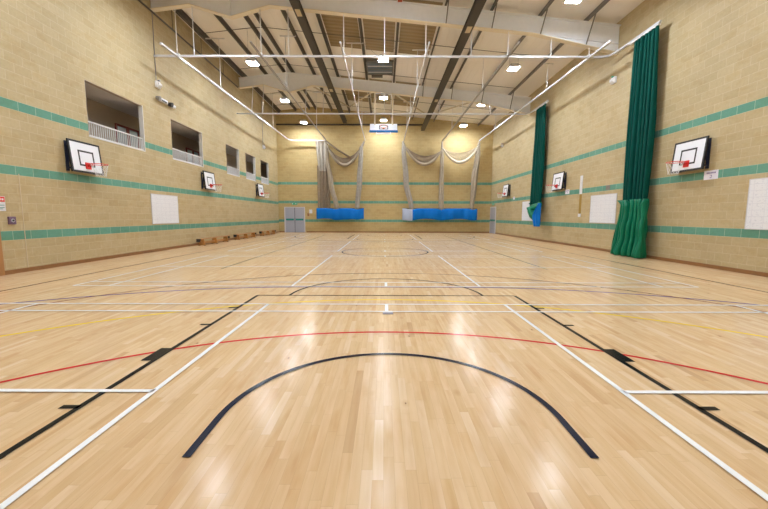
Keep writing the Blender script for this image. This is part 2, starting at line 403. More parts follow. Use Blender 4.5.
for k, y0 in enumerate((-0.02, 7.66, 15.34, 23.02)):
    y1 = y0+6.1; q = []
    for y in (y0, y1, y0+0.47, y1-0.47): q.append([(CX-6.75, y), (CX+6.75, y)])
    for sx in (-1, 1):
        q.append([(CX+sx*2.035, y0), (CX+sx*2.035, y1)])
        for x in (6.75, 6.0): q.append([(CX+sx*x, y0), (CX+sx*x, y1)])
        q.append([(CX+sx*2.035, y0+3.0), (CX+sx*6.75, y0+3.0)])
    line('white_line', 'white badminton court lines, court %s from the viewer' % ('nearest', 'second', 'third', 'fourth')[k], q, 0.05)
    line('white_line', 'white net post marks', [[(CX, y1), (CX, y1-0.44)], [(CX, y0), (CX, y0+0.44)]], 0.055)
lay[0] += 1
MB().box(-0.06+CX, 0.10+CX, 5.47, 5.56, 0, 0.012).build('floor_socket_cover', M['brass'], fl)['label'] = 'small grey net post socket cover'

# ---- steelwork of the roof
def beam(Y, label):
    """tapered portal rafter with a haunch at the ridge and at the right eaves"""
    t = thing('roof_beam', label, 'beam', (0, Y, 0), group='grey white rafters across the hall')
    D = 0.69
    top = [(XL+0.01, ztop(XL)), (RX, ztop(RX)), (XR-0.01, ztop(XR))]
    bot = [(XL+0.01, 9.93), (-8.0, 10.12), (RX, 9.64), (-4.75, ztop(-4.75)-D), (6.2, ztop(6.2)-D), (XR-0.01, 8.27)]
    MB().prism(top + bot[::-1], 'Y', -0.008, 0.008).build('web', M['beam'], t)
    def flange(pts):
        m = MB()
        for a, b in zip(pts, pts[1:]):
            m.prism([(a[0], a[1]), (b[0], b[1]), (b[0], b[1]+0.022), (a[0], a[1]+0.022)], 'Y', -0.13, 0.13)
        return m
    flange([(x, z-0.022) for x, z in top]).build('top_flange', M['beam'], t)
    flange(bot).build('bottom_flange', M['flange'], t)  # cream here is light bounced off the floor, painted in
    st = MB()
    st.box(RX-0.008, RX+0.008, -0.105, 0.105, 9.72, ztop(RX)-0.02).build('stiffener', M['beam'], t)
    MB().prism([(6.2, ztop(6.2)-D), (XR-0.02, ztop(XR)-D-0.02), (XR-0.02, ztop(XR)-D), (6.2, ztop(6.2)-D+0.02)], 'Y', -0.06, 0.06).build('haunch_flange', M['beam'], t)
    for x in PUR:
        if x in (-9.3, -6.64): continue
        zb = 9.72+0.02 if x < -5.9 and x > -6.1 else (min(ztop(x)-D, 9.02-(x-6.2)*0.208 if x > 6.2 else 99))
        if x < -7: zb = 10.05
        if x in FLY: MB().bar((x+0.02, -0.62, ztop(x)+0.03), (x+0.02, -0.03, zb+0.05), 0.045, 0.02).build('fly_brace', M['purlin_light'], t)
    return t
PUR = [-9.3, -7.85, -6.64, -6.08, -4.65, -3.07, -1.15, 0.62, 2.52, 4.42, 6.44, 8.36]
FLY = [2.52, 4.42, 6.44, 8.36]
BY = [6.7, 15.85, 24.95]
beam(BY[0], 'rafter over the near part of the hall')
beam(BY[1], 'grey white steel rafter nearest the viewer, across the top of the picture')
beam(BY[2], 'grey white steel rafter farther away, above the hanging backboard')
ordn = ['first', 'second', 'third', 'fourth', 'fifth', 'sixth', 'seventh', 'eighth', 'ninth', 'tenth', 'eleventh', 'twelfth']
for i, x in enumerate(PUR):
    m = MB(); z = ztop(x); wd = 0.13 if i else 0.24
    m.box(x-0.012, x+0.012, YN, YB, z+0.002, z+DECK-0.01)
    m.box(x-wd/2, x+0.012, YN, YB, z+0.002, z+0.014)
    m.box(x, x+wd/2, YN, YB, z+DECK-0.035, z+DECK-0.02)
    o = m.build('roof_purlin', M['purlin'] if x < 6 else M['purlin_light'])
    tag(o, '%s lengthwise roof purlin counted from the left wall' % ordn[i], 'purlin', 'purlins under the roof deck')
# thin anti-sag rods between purlins
for k, y in enumerate((11.6, 19.4, 23.9, 28.6, 31.4)):
    m = MB()
    for a, b in zip(PUR, PUR[1:]): m.tube([(a, y, ztop(a)+0.12), (b, y, ztop(b)+0.12)], 0.014, 6)
    tag(m.build('sag_rod', M['purlin']), '%s thin dark rod line tying the roof purlins together, from the viewer' % ordn[k], 'tie rod', 'tie rods between purlins')
# dark runway beams under the rafters
for x, zt_, lab in ((-3.5, 9.93, 'dark steel runway beam running lengthwise, left of the middle'), (3.43, 9.30, 'dark steel runway beam running lengthwise, right of the middle')):
    t = thing('runway_beam', lab, 'beam', (x, 0, zt_), group='pair of dark lengthwise beams')
    MB().box(-0.17, 0.17, 1.0, YB-0.03, -0.20, -0.185).box(-0.17, 0.17, 1.0, YB-0.03, -0.012, 0).box(-0.04, 0.04, 1.0, YB-0.03, -0.19, -0.01).build('girder', M['runway'], t)
    for by in BY[1:]:
        MB().box(-0.10, 0.10, by-0.50, by+0.0, -0.215, -0.20).build('clamp_plate', M['cream'], t)
        if x > 0: MB().box(-0.03, 0.03, by-0.05, by+0.05, -0.01, ztop(x)-0.69-zt_).build('hanger', M['runway'], t)
# dark member along the far wall
tag(MB().box(XL+0.02, 3.7, YB-0.14, YB-0.001, 9.55, 9.66).build('wall_beam', M['runway']), 'dark horizontal beam high on the far wall', 'beam')
# diagonal bracing in the last bay
for k, (a, b) in enumerate((((-4.95, 25.1), (-2.9, 30.9)), ((-0.75, 25.1), (-2.9, 30.9)), ((0.65, 25.1), (3.6, 31.0)), ((5.9, 25.1), (3.6, 31.0)))):
    z0 = ztop(a[0])-0.62+0.04; z1 = ztop(b[0])-0.12
    lab = ['cream diagonal roof brace at the left', 'cream diagonal roof brace left of the hanging backboard', 'cream diagonal roof brace right of the hanging backboard', 'cream diagonal roof brace at the right'][k]
    tag(MB().tube([(a[0], a[1], z0), (b[0], b[1], z1)], 0.05, 8).build('roof_brace', M['brace'], smooth=True), lab + ' of the far rafter', 'brace', 'diagonal roof braces')
# roof vent
t = thing('roof_vent', 'blue grey louvred vent set in the roof deck above the middle', 'vent', (-0.27, 22.9, 0))
zc = ztop(-0.27)+DECK
MB().box(-0.78, 0.78, -0.95, 0.95, zc-0.09, zc-0.05).build('panel', M['vent'], t)
fm = MB().box(-0.80, 0.80, -1.0, -0.93, zc-0.16, zc-0.04).box(-0.80, 0.80, 0.93, 1.0, zc-0.16, zc-0.04).box(-0.80, -0.74, -1.0, 1.0, zc-0.16, zc-0.04).box(0.74, 0.80, -1.0, 1.0, zc-0.16, zc-0.04)
fm.build('frame', M['purlin_light'], t)
for k in range(4): MB().bar((-0.74, -0.7+k*0.45, zc-0.12), (0.74, -0.7+k*0.45, zc-0.12), 0.06, 0.02).build('louvre', M['rod'] if k % 2 else M['purlin_light'], t)
MB().box(-0.55, 0.15, 0.98, 1.28, zc-0.22, zc-0.03).build('actuator_box', M['purlin'], t)
# red cap above the near rafter
tag(MB().box(0.52, 0.70, 15.05, 15.35, ztop(0.6)-0.25, ztop(0.6)+0.02).build('red_bracket', M['red_cap']), 'small red steel bracket under the roof at the top edge', 'bracket')

# conduit along the top of the left wall
t = thing('wall_conduit', 'dark conduit run high along the left wall with short drops', 'conduit', (XL+0.05, 0, 9.88))
MB().tube([(0, 1, 0), (0, 24.6, 0)], 0.035, 8).build('pipe', M['purlin'], t)
for k in range(8): MB().tube([(0, 4.3+k*2.6, 0), (0, 4.3+k*2.6, ztop(XL)-9.88+0.15)], 0.014, 6).build('drop_rod', M['purlin'], t)

# ------------------------------------------------------------------ lamps
def lamp(x, y, z, label):
    t = thing('high_bay_light', label, 'ceiling light', (x, y, z), group='high bay lamps')
    MB().box(-0.26, 0.26, -0.26, 0.26, 0.0, 0.07).box(-0.2, 0.2, -0.2, 0.2, 0.07, 0.16).build('housing', M['lampbody'], t, bevel=0.01)
    MB().box(-0.235, 0.235, -0.235, 0.235, -0.055, -0.001).build('diffuser', M['emit'], t)
    MB().box(-0.26, -0.24, -0.26, 0.26, -0.042, 0).box(0.24, 0.26, -0.26, 0.26, -0.042, 0).box(-0.24, 0.24, -0.26, -0.24, -0.042, 0).box(-0.24, 0.24, 0.24, 0.26, -0.042, 0).build('rim', M['lampbody'], t)  # added lip that blocks part of the diffuser's sideways light
    top = ztop(x)+0.1-z
    for s in (-1, 1): MB().tube([(s*0.22, 0, 0.06), (s*0.22, 0, top) if abs(x) > 1 else ((0.62 if s > 0 else -1.15)-x, 0, ztop(0.62 if s > 0 else -1.15)+0.05-z)], 0.006, 5).build('suspension_wire', M['steel'], t)
rows = [1.4, 7.5, 13.6, 19.65, 25.75, 31.6]
rn = ['overhead row nearest the viewer', 'second row', 'third row, cut by the top edge', 'fourth row', 'fifth row', 'farthest row']
for i, y in enumerate(rows):
    for x, z, s in ((-6.85, 9.42, 'left'), (-0.06, 9.62 if i != 2 else 9.75, 'middle'), (6.72, 9.20, 'right')):
        lamp(x, y, z, 'square high bay lamp, %s of the %s' % (s, rn[i]))

# ------------------------------------------------------------------ net and curtain tracks
ZR = 8.15
def track(label, pts, hang=(), wdt=0.07, mat='track'):
    t = thing('net_track', label, 'track', group='tracks hung below the roof')
    m = MB()
    for a, b in zip(pts, pts[1:]): m.bar((a[0], a[1], ZR), (b[0], b[1], ZR), wdt, 0.075)
    m.build('rail', M[mat], t)
    for (x, y, zt_) in hang: MB().tube([(x, y, ZR+0.03), (x, y, zt_)], 0.021, 6).build('hanger_rod', M['rod'], t)
    return t
def bz(x, far=False):
    D = 0.69
    if x < -8: return 10.0
    if x < RX: return 10.1 - (x+8)*0.25
    if x < -4.75: return 9.66+(x-RX)*0.26
    if x > 6.2: return 9.02-(x-6.2)*0.208
    return ztop(x)-D
hx = [-8.66, -7.95, -5.15, -4.0, -1.7, 0.0, 1.72, 3.62, 5.15, 6.95, 8.54]
def cross(Y, by, label, hxs):
    t = track(label, [(XL+0.01, Y), (9.05, Y), (9.30, Y-0.12), (9.40, Y-0.45), (9.42, Y-1.0), (9.42, Y-2.8)], [(x, by, bz(x)) for x in hxs])
    for x in (-8.62, -5.15, -1.7, 1.72, 5.15, 8.54): MB().box(x-0.07, x+0.07, Y-0.07, Y+0.07, ZR+0.035, ZR+0.085).build('crossing_bracket', M['rod'], t)
    return t
cross(15.85, 15.85, 'white track crossing the hall below the near rafter', hx)
cross(24.35, 24.95, 'white track crossing the hall below the far rafter', [])
# hangers of the second track stand a little forward of the rafter
for o in [o for o in col.objects if o.get('label') == 'white track crossing the hall below the far rafter']:
    for x in hx: MB().bar((x, 24.35, ZR+0.03), (x, 24.75, bz(x)+0.02), 0.036).build('hanger_rod', M['rod'], o)
def longi(x, y0, y1, label, extra=(), wdt=0.05, mat='track', x0=None):
    x0 = x0 or x
    t = track(label, [(x0, y0), (x, y1)] + list(extra), wdt=wdt, mat=mat)
    xe = x
    for y in (11.3, 19.75, 28.3):
        if y < y0: continue
        x = x0+(xe-x0)*(y-y0)/(y1-y0)
        pr = min(PUR, key=lambda p: abs(p-x)); d = 0.28
        MB().bar((x-d if pr >= x else pr-0.05, y, ztop(x)-0.04), (x+d if pr <= x else pr+0.05, y, ztop(x)-0.04), 0.05).build('channel', M['rod'], t)
        MB().tube([(x, y, ZR+0.03), (x, y, ztop(x)-0.04)], 0.019, 6).build('hanger_rod', M['rod'], t)
    return t
longi(-8.4, 14.75, 31.9, 'white perimeter net track along the left side of the hall', [(-8.33, 32.35), (-8.05, 32.65), (-7.6, 32.72), (-5.2, 32.72)], 0.085, 'track_bright', -8.68)
longi(8.4, 14.45, 32.7, 'white perimeter net track along the right side of the hall', (), 0.085, 'track_bright', 8.6)
longi(-5.15, 14.6, 32.6, 'dull lengthwise net track between left perimeter track and the middle', (), 0.055, 'track2')
longi(-1.70, 14.6, 32.6, 'white lengthwise net track just left of the middle')
longi(1.72, 14.6, 32.6, 'white lengthwise net track just right of the middle')
longi(5.15, 14.6, 32.6, 'dull lengthwise net track between right perimeter track and the middle', (), 0.055, 'track2')

# ------------------------------------------------------------------ gallery behind the left wall
GX = -11.25
struct(MB().box(GX, XL-0.14, 10.5, 32.2, 3.25, 3.40).build('floor_gallery', M['carpet']), 'dark floor of the viewing gallery behind the left wall', 'floor')
struct(MB().box(GX, XL-0.14, 10.5, 32.2, 5.93, 6.08).build('ceiling_gallery', M['gallery_ceiling']), 'grey ceiling of the viewing gallery', 'ceiling')
struct(MB().box(GX-0.15, GX, 10.5, 32.2, 3.25, 6.08).build('wall_gallery_back', M['gallery']), 'dim brown back wall of the viewing gallery', 'wall')
for nm, y, lb in (('wall_gallery_near', 10.35, 'near end'), ('wall_gallery_far', 32.2, 'far end')):
    struct(MB().box(GX, XL-0.14, y, y+0.15, 3.4, 5.93).build(nm, M['gallery_back']), 'brown %s wall inside the viewing gallery' % lb, 'wall')
gn = ['largest and nearest gallery opening, with red framed doors behind', 'second gallery opening from the viewer', 'third gallery opening from the viewer', 'fourth gallery opening from the viewer', 'farthest gallery opening']
bal = None
for i, (a, b) in enumerate(OPEN):
    wn_ = thing('window_%d' % (i+1), gn[i], 'opening'); wn_['kind'] = 'structure'
    m = MB().box(XL-0.15, XL+0.012, b-0.035, b, ZO0, ZO1)
    m.box(XL-0.15, XL+0.012, a, b, ZO0, ZO0+0.035)
    m.build('frame', M['reveal'], wn_)
    MB().box(XL-0.15, XL-0.005, a, b, ZO1-0.02, ZO1).box(XL-0.15, XL-0.005, a, a+0.02, ZO0, ZO1).build('dark_reveal', M['gallery'], wn_)
    t = thing('balcony_railing', 'white baluster railing in the %s' % gn[i].split(',')[0], 'railing', (XL-0.06, a, ZO0+0.035), group='railings of the gallery')
    L = b-a-0.04
    MB().bar((0, 0.02, 0.47), (0, L, 0.47), 0.05, 0.04).build('top_rail', M['rail_white'], t)
    MB().bar((0, 0.02, 0.03), (0, L, 0.03), 0.03, 0.03).build('bottom_rail', M['rail_white'], t)
    n = int(round(L/0.098)) if i == 0 else int(round(L/0.085))
    for k in range(n+1):
        if bal is None:
            bal = MB().box(-0.009, 0.009, -0.010, 0.010, 0.03, 0.46).build('baluster', M['rail_white'], t); o = bal
        else:
            o = bal.copy(); col.objects.link(o); o.parent = t
        o.location = (0, 0.03+(L-0.04)*k/n, 0)
# red framed doors inside the gallery
def gallery_door(loc, rz, w2, h, label):
    t = thing('gallery_door', label, 'door', loc, rz, group='red framed doors in the gallery')
    for k in range(2):
        x0 = k*w2
        m = MB().box(x0, x0+0.09, -0.05, 0, 0, h).box(x0+w2-0.09, x0+w2, -0.05, 0, 0, h).box(x0+0.09, x0+w2-0.09, -0.05, 0, h-0.09, h).box(x0+0.09, x0+w2-0.09, -0.05, 0, 0, 0.2)
        d = m.build('door_leaf', M['red_frame'], t)
        MB().box(x0+0.09, x0+w2-0.09, -0.03, -0.01, 0.2, h-0.09).build('glass_pane', M['glass'], d)
gallery_door((GX+0.001, 15.5, 3.4), PI/2, 0.72, 1.95, 'red framed double door seen through the largest gallery opening')
gallery_door((GX+0.001, 20.9, 3.4), PI/2, 0.72, 1.95, 'red framed double door seen through the second gallery opening')
# ------------------------------------------------------------------ doors
d2 = thing('door_1', 'lilac grey double fire doors in the far wall', 'door', (-8.18, YB, 0)); d2['kind'] = 'structure'
MB().box(-0.95, -0.87, -0.05, 0, 0, 2.33).box(0.87, 0.93, -0.05, 0, 0, 2.33).box(-0.87, 0.87, -0.05, 0, 2.27, 2.33).build('door_frame', M['door_trim'], d2)
for s in (-1, 1):
    lf = MB().box(min(s*0.02, s*0.87), max(s*0.02, s*0.87), -0.035, -0.002, 0.01, 2.27).build('door_leaf', M['lilac_door'], d2, bevel=0.005)
    MB().box(min(s*0.08, s*0.8), max(s*0.08, s*0.8), -0.10, -0.035, 1.10, 1.26).build('push_bar', M['teal'], lf, bevel=0.01)
MB().box(-0.02, 0.02, -0.030, -0.002, 0, 2.28).build('meeting_gap', M['joint'], d2)
d3 = thing('door_2', 'lilac grey double doors at the far end of the right wall', 'door', (XR, 32.42, 0)); d3['kind'] = 'structure'
MB().box(-0.05, 0, -0.86, -0.78, 0, 2.36).box(-0.05, 0, 0.70, 0.77, 0, 2.36).box(-0.05, 0, -0.78, 0.70, 2.28, 2.36).build('door_frame', M['door_trim'], d3)
for a, b in ((-0.78, -0.05), (-0.03, 0.70)):
    lf = MB().box(-0.035, -0.002, a, b, 0.01, 2.28).build('door_leaf', M['lilac_door'], d3, bevel=0.005)
    MB().box(-0.10, -0.035, a+0.06, b-0.06, 1.08, 1.24).build('push_bar', M['teal'], lf, bevel=0.01)
d1 = thing('door_3', 'brown wooden door frame at the left edge, at the foot of the left wall', 'door', (XL, 7.98, 0)); d1['kind'] = 'structure'
MB().box(0, 0.04, 0.93, 1.05, 0, 1.36).box(0, 0.04, -1.05, -0.93, 0, 1.36).box(0, 0.04, -1.05, 1.05, 1.36, 1.46).build('door_frame', M['doorwood'], d1, bevel=0.005)
MB().box(0, 0.025, -0.93, 0.93, 0.01, 1.36).build('door_leaf', M['doorwood'], d1, bevel=0.004)
MB().box(0.025, 0.05, 0.6, 0.72, 0.66, 0.78).build('door_pull', M['steel'], d1)

def exit_sign(loc, rz, label):
    t = thing('exit_sign', label, 'sign', loc, rz, group='green exit signs')
    MB().box(-0.26, 0.26, -0.03, 0, 0, 0.16).build('panel', M['sign_green'], t)
    m = MB().box(0.05, 0.24, -0.034, -0.03, 0.085, 0.11).prism([(0.03, 0.0975), (0.11, 0.05), (0.11, 0.145)], 'Y', -0.034, -0.03)
    m.box(-0.20, -0.15, -0.034, -0.03, 0.03, 0.12).disc((-0.17, -0.032, 0.15), 0.02, 0.004, 10, 'Y').box(-0.24, -0.13, -0.034, -0.03, 0.09, 0.105)
    m.build('pictogram', M['casing'], t)
exit_sign((-8.18, YB-0.001, 2.52), 0, 'green exit sign above the lilac double doors in the far wall')
exit_sign((XR-0.001, 32.42, 2.50), -PI/2, 'green exit sign above the doors on the right wall')

# ------------------------------------------------------------------ basketball goals on the side walls
def goal():
    t = thing('basketball_goal', '', 'basketball hoop', group='basketball goals on the side walls')
    W, H, D = 1.22, 0.97, 0.25                        # local: +x out of the wall, y along it, z up from board bottom
    MB().box(D-0.03, D, -W/2+0.03, W/2-0.03, 0.03, H-0.03).build('backboard', M['board'], t)['label'] = 'white board'
    f = MB(); k = 0.055
    for a in ((-W/2, W/2, 0, k), (-W/2, W/2, H-k, H), (-W/2, -W/2+k, k, H-k), (W/2-k, W/2, k, H-k)):
        f.box(D-0.045, D+0.006, a[0], a[1], a[2], a[3])
    f.build('border', M['black'], t)['label'] = 'black edge of the board'
    q = MB()
    for a in ((-0.30, 0.30, 0.21, 0.262), (-0.30, 0.30, 0.64, 0.692), (-0.30, -0.248, 0.262, 0.64), (0.248, 0.30, 0.262, 0.64)):
        q.box(D-0.001, D+0.003, a[0], a[1], a[2], a[3])
    q.build('target_square', M['black'], t)['label'] = 'black target rectangle'
    s = MB()
    for y in (-0.5, 0.5):
        s.box(0, 0.03, y-0.05, y+0.05, 0.02, H-0.05)
        s.bar((0.02, y, 0.12), (D-0.04, y, 0.12), 0.05); s.bar((0.02, y, H-0.14), (D-0.04, y, H-0.14), 0.05)
        s.bar((0.02, y, 0.14), (D-0.04, y, H-0.16), 0.04)
        s.box(D-0.09, D-0.04, y-0.04, y+0.04, 0.04, H-0.04)
    s.bar((0.015, -0.5, 0.45), (0.015, 0.5, 0.45), 0.06, 0.03)
    s.build('support_frame', M['navy'], t)
    R = 0.225; c = D+0.15+R; zr = 0.28
    h = MB(); h.tube([(c+R*math.cos(2*PI*k/36), R*math.sin(2*PI*k/36), zr) for k in range(36)], 0.011, 8, True)
    h.box(D, D+0.035, -0.09, 0.09, zr-0.15, zr+0.05)
    h.prism([(D+0.01, -0.075), (c-R*0.9, -0.10), (c-R*0.9, 0.10), (D+0.01, 0.075)], 'Z', zr-0.012, zr+0.004)
    h.prism([(D+0.015, zr-0.11), (D+0.16, zr-0.01), (D+0.015, zr-0.01)], 'Y', -0.05, -0.03).prism([(D+0.015, zr-0.11), (D+0.16, zr-0.01), (D+0.015, zr-0.01)], 'Y', 0.03, 0.05)
    ho = h.build('hoop', M['red'], t, smooth=False); ho['label'] = 'red ring and bracket'
    n = MB(); NS = 12
    prof = [(0.222, 0), (0.20, -0.09), (0.172, -0.18), (0.145, -0.27), (0.13, -0.36)]
    for k in range(NS):
        for d in (-1, 1):
            n.tube([(c+r*math.cos(2*PI*(k+d*0.5*i)/NS), r*math.sin(2*PI*(k+d*0.5*i)/NS), zr-0.012+z) for i, (r, z) in enumerate(prof)], 0.0032, 4)
    n.build('net', M['netwhite'], ho)['label'] = 'white cord net'
    tilt(t)
    return t
def tilt(t):
    """lean the top of the goal back towards the wall"""
    for o in [t]+[c for c in t.children]+[g for c in t.children for g in c.children]:
        if o.type != 'MESH': continue
        for v in o.data.vertices:
            v.co.x -= 0.10*v.co.z*min(1.0, v.co.x/0.24)
g0 = goal()
gl = [(XL, 11.68, 2.845, 0, 'basketball goal nearest the viewer on the left wall, beneath the largest gallery opening'),
      (XL, 19.84, 2.90, 0, 'middle basketball goal on the left wall, beyond the second gallery opening'),
      (XL, 28.0, 2.96, 0, 'farthest basketball goal on the left wall, below the last openings'),
      (XR, 11.58, 2.945, PI, 'basketball goal nearest the viewer on the right wall, right of the big green curtain'),
      (XR, 20.15, 2.95, PI, 'middle basketball goal on the right wall, between the two green curtains'),
      (XR, 28.75, 3.05, PI, 'farthest basketball goal on the right wall, beyond the narrow curtain')]
for i, (x, y, z, r, lab) in enumerate(gl):
    o = g0 if i == 0 else copy_tree(g0)
    o.location = (x, y, z); o.rotation_euler = (0, 0, r); o['label'] = lab

# goal hung from the far rafter
t = thing('hanging_basketball_goal', 'white backboard with blue padded edge hung from the far rafter', 'basketball hoop', (-0.05, 24.95, 0))
for s in (-1, 1):
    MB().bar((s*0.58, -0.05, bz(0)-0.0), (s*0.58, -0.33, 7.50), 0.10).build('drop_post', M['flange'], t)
    MB().bar((s*0.9, 0.35, 7.50), (s*0.58, -0.33, 7.52), 0.04).build('stay', M['steel'], t)
MB().bar((-0.62, -0.05, bz(0)-0.03), (0.62, -0.05, bz(0)-0.03), 0.06).build('head_bar', M['track'], t)
bp, bn = Vector((0, -0.72, 6.98)), Vector((0, -0.25, 7.58)); ax = (bn-bp); nl = Vector((0, -ax.z, ax.y)).normalized()
def slab(u0, u1, v0, v1, w0, w1, m):
    v = [m.b.verts.new(Vector((u, 0, 0)) + bp + ax.normalized()*vv + nl*ww) for u in (u0, u1) for vv in (v0, v1) for ww in (w0, w1)]
    for f in ((0, 1, 3, 2), (4, 6, 7, 5), (0, 4, 5, 1), (2, 3, 7, 6), (0, 2, 6, 4), (1, 5, 7, 3)): m.b.faces.new([v[i] for i in f])
    return m
AL = ax.length
slab(-0.9, 0.9, 0.06, AL, 0.0, 0.03, MB()).build('backboard', M['board'], t)
slab(-0.93, 0.93, -0.02, 0.10, -0.03, 0.06, MB()).build('edge_padding', M['blue_cloth'], t)['label'] = 'blue padded lower edge'
m = MB()
for a in ((-0.3, 0.3, 0.22, 0.27), (-0.3, 0.3, 0.55, 0.60), (-0.3, -0.25, 0.27, 0.55), (0.25, 0.3, 0.27, 0.55)): slab(a[0], a[1], a[2], a[3], 0.03, 0.034, m)
m.build('target_square', M['black'], t)
m = MB()
c0 = bp + ax.normalized()*0.32 + nl*0.05
m.tube([c0 + Vector((0.225*math.cos(2*PI*k/28), 0, 0)) + ax.normalized()*(0.14+0.16*math.sin(2*PI*k/28)) + nl*(0.03) for k in range(28)], 0.014, 6, True)
slab(-0.07, 0.07, 0.26, 0.34, 0.03, 0.07, m)
m.build('hoop', M['orange'], t)['label'] = 'orange ring folded against the board'
m = MB().bar((-0.5, -0.78, 6.86), (0.5, -0.78, 6.86), 0.05, 0.07).bar((-0.45, -0.76, 6.88), (-0.45, -0.70, 7.0), 0.03).bar((0.45, -0.76, 6.88), (0.45, -0.70, 7.0), 0.03)
m.build('lower_bar', M['casing'], t)
m = MB().bar((0, -0.25, 7.5), (0, -0.45, 7.05), 0.06).bar((-0.8, -0.2, 7.5), (0, -0.45, 7.05), 0.04).bar((0.8, -0.2, 7.5), (0, -0.45, 7.05), 0.04).bar((-0.6, -0.2, 7.52), (0.6, -0.2, 7.52), 0.05)
m.build('support_frame', M['steel'], t)

# ------------------------------------------------------------------ green curtains on the right wall
def folds(x0, ya, yb, n, amp, ph=0.0, per=14):
    """points of a pleated cross-section running from ya to yb at distance x0 from the middle"""
    out = []; T = n*10
    for i in range(T+1):
        s = i/T; a = 2*PI*n*s+ph+0.9*math.sin(2*PI*s*2.3+0.7)
        w_ = (1.35-2.3*abs(math.sin(a/2)))*(0.75+0.35*math.sin(2*PI*s*1.7+ph+1.0))
        out.append((x0+amp*w_, ya+(yb-ya)*(s+0.22/n*math.sin(2*a)*0.5)))
    return out
def curtain(name, label, loc_y, levels, mat, parent, n, solid=0.012):
    P = []
    for (z, xc, ya, yb, amp, ph) in levels: P.append([(x, y, z) for x, y in folds(xc, ya, yb, n, amp, ph)])
    o = MB().grid(P).build(name, mat, parent, smooth=True, solid=solid); o['label'] = label; return o
def interp(keys, z):
    for a, b in zip(keys, keys[1:]):
        if b[0] <= z <= a[0]:
            f = (a[0]-z)/(a[0]-b[0]); return [p+(q-p)*f for p, q in zip(a, b)]
    return list(keys[-1])
t = thing('divider_curtain', 'big dark green curtain bunched on the right wall, reaching the floor', 'curtain')
K = [(8.06, 9.42, 13.12, 14.35, 0.05), (5.0, 9.46, 13.05, 14.50, 0.08), (2.4, 9.44, 13.08, 14.45, 0.11), (1.9, 9.44, 13.1, 14.4, 0.08)]
zs = [8.06-(8.06-1.9)*i/26 for i in range(27)]
curtain('net_panel', 'dark green netting, upper part', 0, [(z,)+tuple(interp(K, z)[1:4])+(interp(K, z)[4], 0.25*math.sin(z)) for z in zs], M['green_net'], t, 7)
K = [(2.2, 9.36, 12.90, 14.72, 0.05), (2.0, 9.36, 12.94, 14.40, 0.13), (1.0, 9.32, 12.86, 14.50, 0.20), (0.03, 9.25, 12.80, 14.65, 0.24)]
zs = [2.16-(2.13)*i/24 for i in range(25)]
def lv(z):
    k = interp(K, z); return (z, k[1], k[2], k[3], k[4]*(1+0.15*math.sin(z*7)), 0.5+0.5*math.sin(z*2.1))
curtain('skirt', 'brighter green vinyl, lower part', 0, [lv(z) for z in zs], M['green_cloth'], t, 7)
m = MB().box(9.38, 9.46, 13.1, 14.6, 8.06, 8.11)
m.build('gliders', M['rod'], t)
t = thing('divider_curtain', 'narrow green curtain tied up on the right wall beyond the middle goal', 'curtain')
K = [(8.06, 9.40, 21.75, 23.1, 0.05), (5.0, 9.45, 21.85, 23.45, 0.09), (2.0, 9.42, 21.9, 23.55, 0.10)]
zs = [8.06-(6.0)*i/24 for i in range(25)]
curtain('net_panel', 'dark green netting', 0, [(z,)+tuple(interp(K, z)[1:4])+(interp(K, z)[4], 0.2*math.sin(z)) for z in zs], M['green_net'], t, 6)
# gathered green bundle
m = MB()
m.tube([(9.36, 22.95, 2.32), (9.30, 22.85, 2.0), (9.28, 22.5, 1.65), (9.28, 22.2, 1.25)], 0.3, 20, rads=[0.20, 0.30, 0.26, 0.08], flute=0.2, fk=5)
m.tube([(9.36, 21.75, 2.30), (9.34, 22.0, 2.1), (9.32, 22.5, 2.05), (9.36, 23.0, 2.2)], 0.2, 16, rads=[0.10, 0.2, 0.22, 0.10], flute=0.2, fk=4)
m.build('gathered_skirt', M['green_cloth'], t, smooth=True)['label'] = 'gathered green vinyl skirt'
P = []
for i in range(15):
    s = i/14; z = 2.28-1.36*s
    ya, yb = 21.10+0.08*s, 21.35+0.85*min(1, s*1.8)*(1-0.35*max(0, s-0.5)*2)
    P.append([(9.02+0.05*math.sin(j*1.1+s*2)+0.12*abs(j-5)/5*0.6, ya+(yb-ya)*j/10, z) for j in range(11)])
MB().grid(P).build('blue_flap', M['blue_cloth'], t, smooth=True, solid=0.02)['label'] = 'blue vinyl flap folded over the green bundle'
MB().box(9.38, 9.46, 21.7, 23.3, 8.06, 8.11).build('gliders', M['rod'], t)

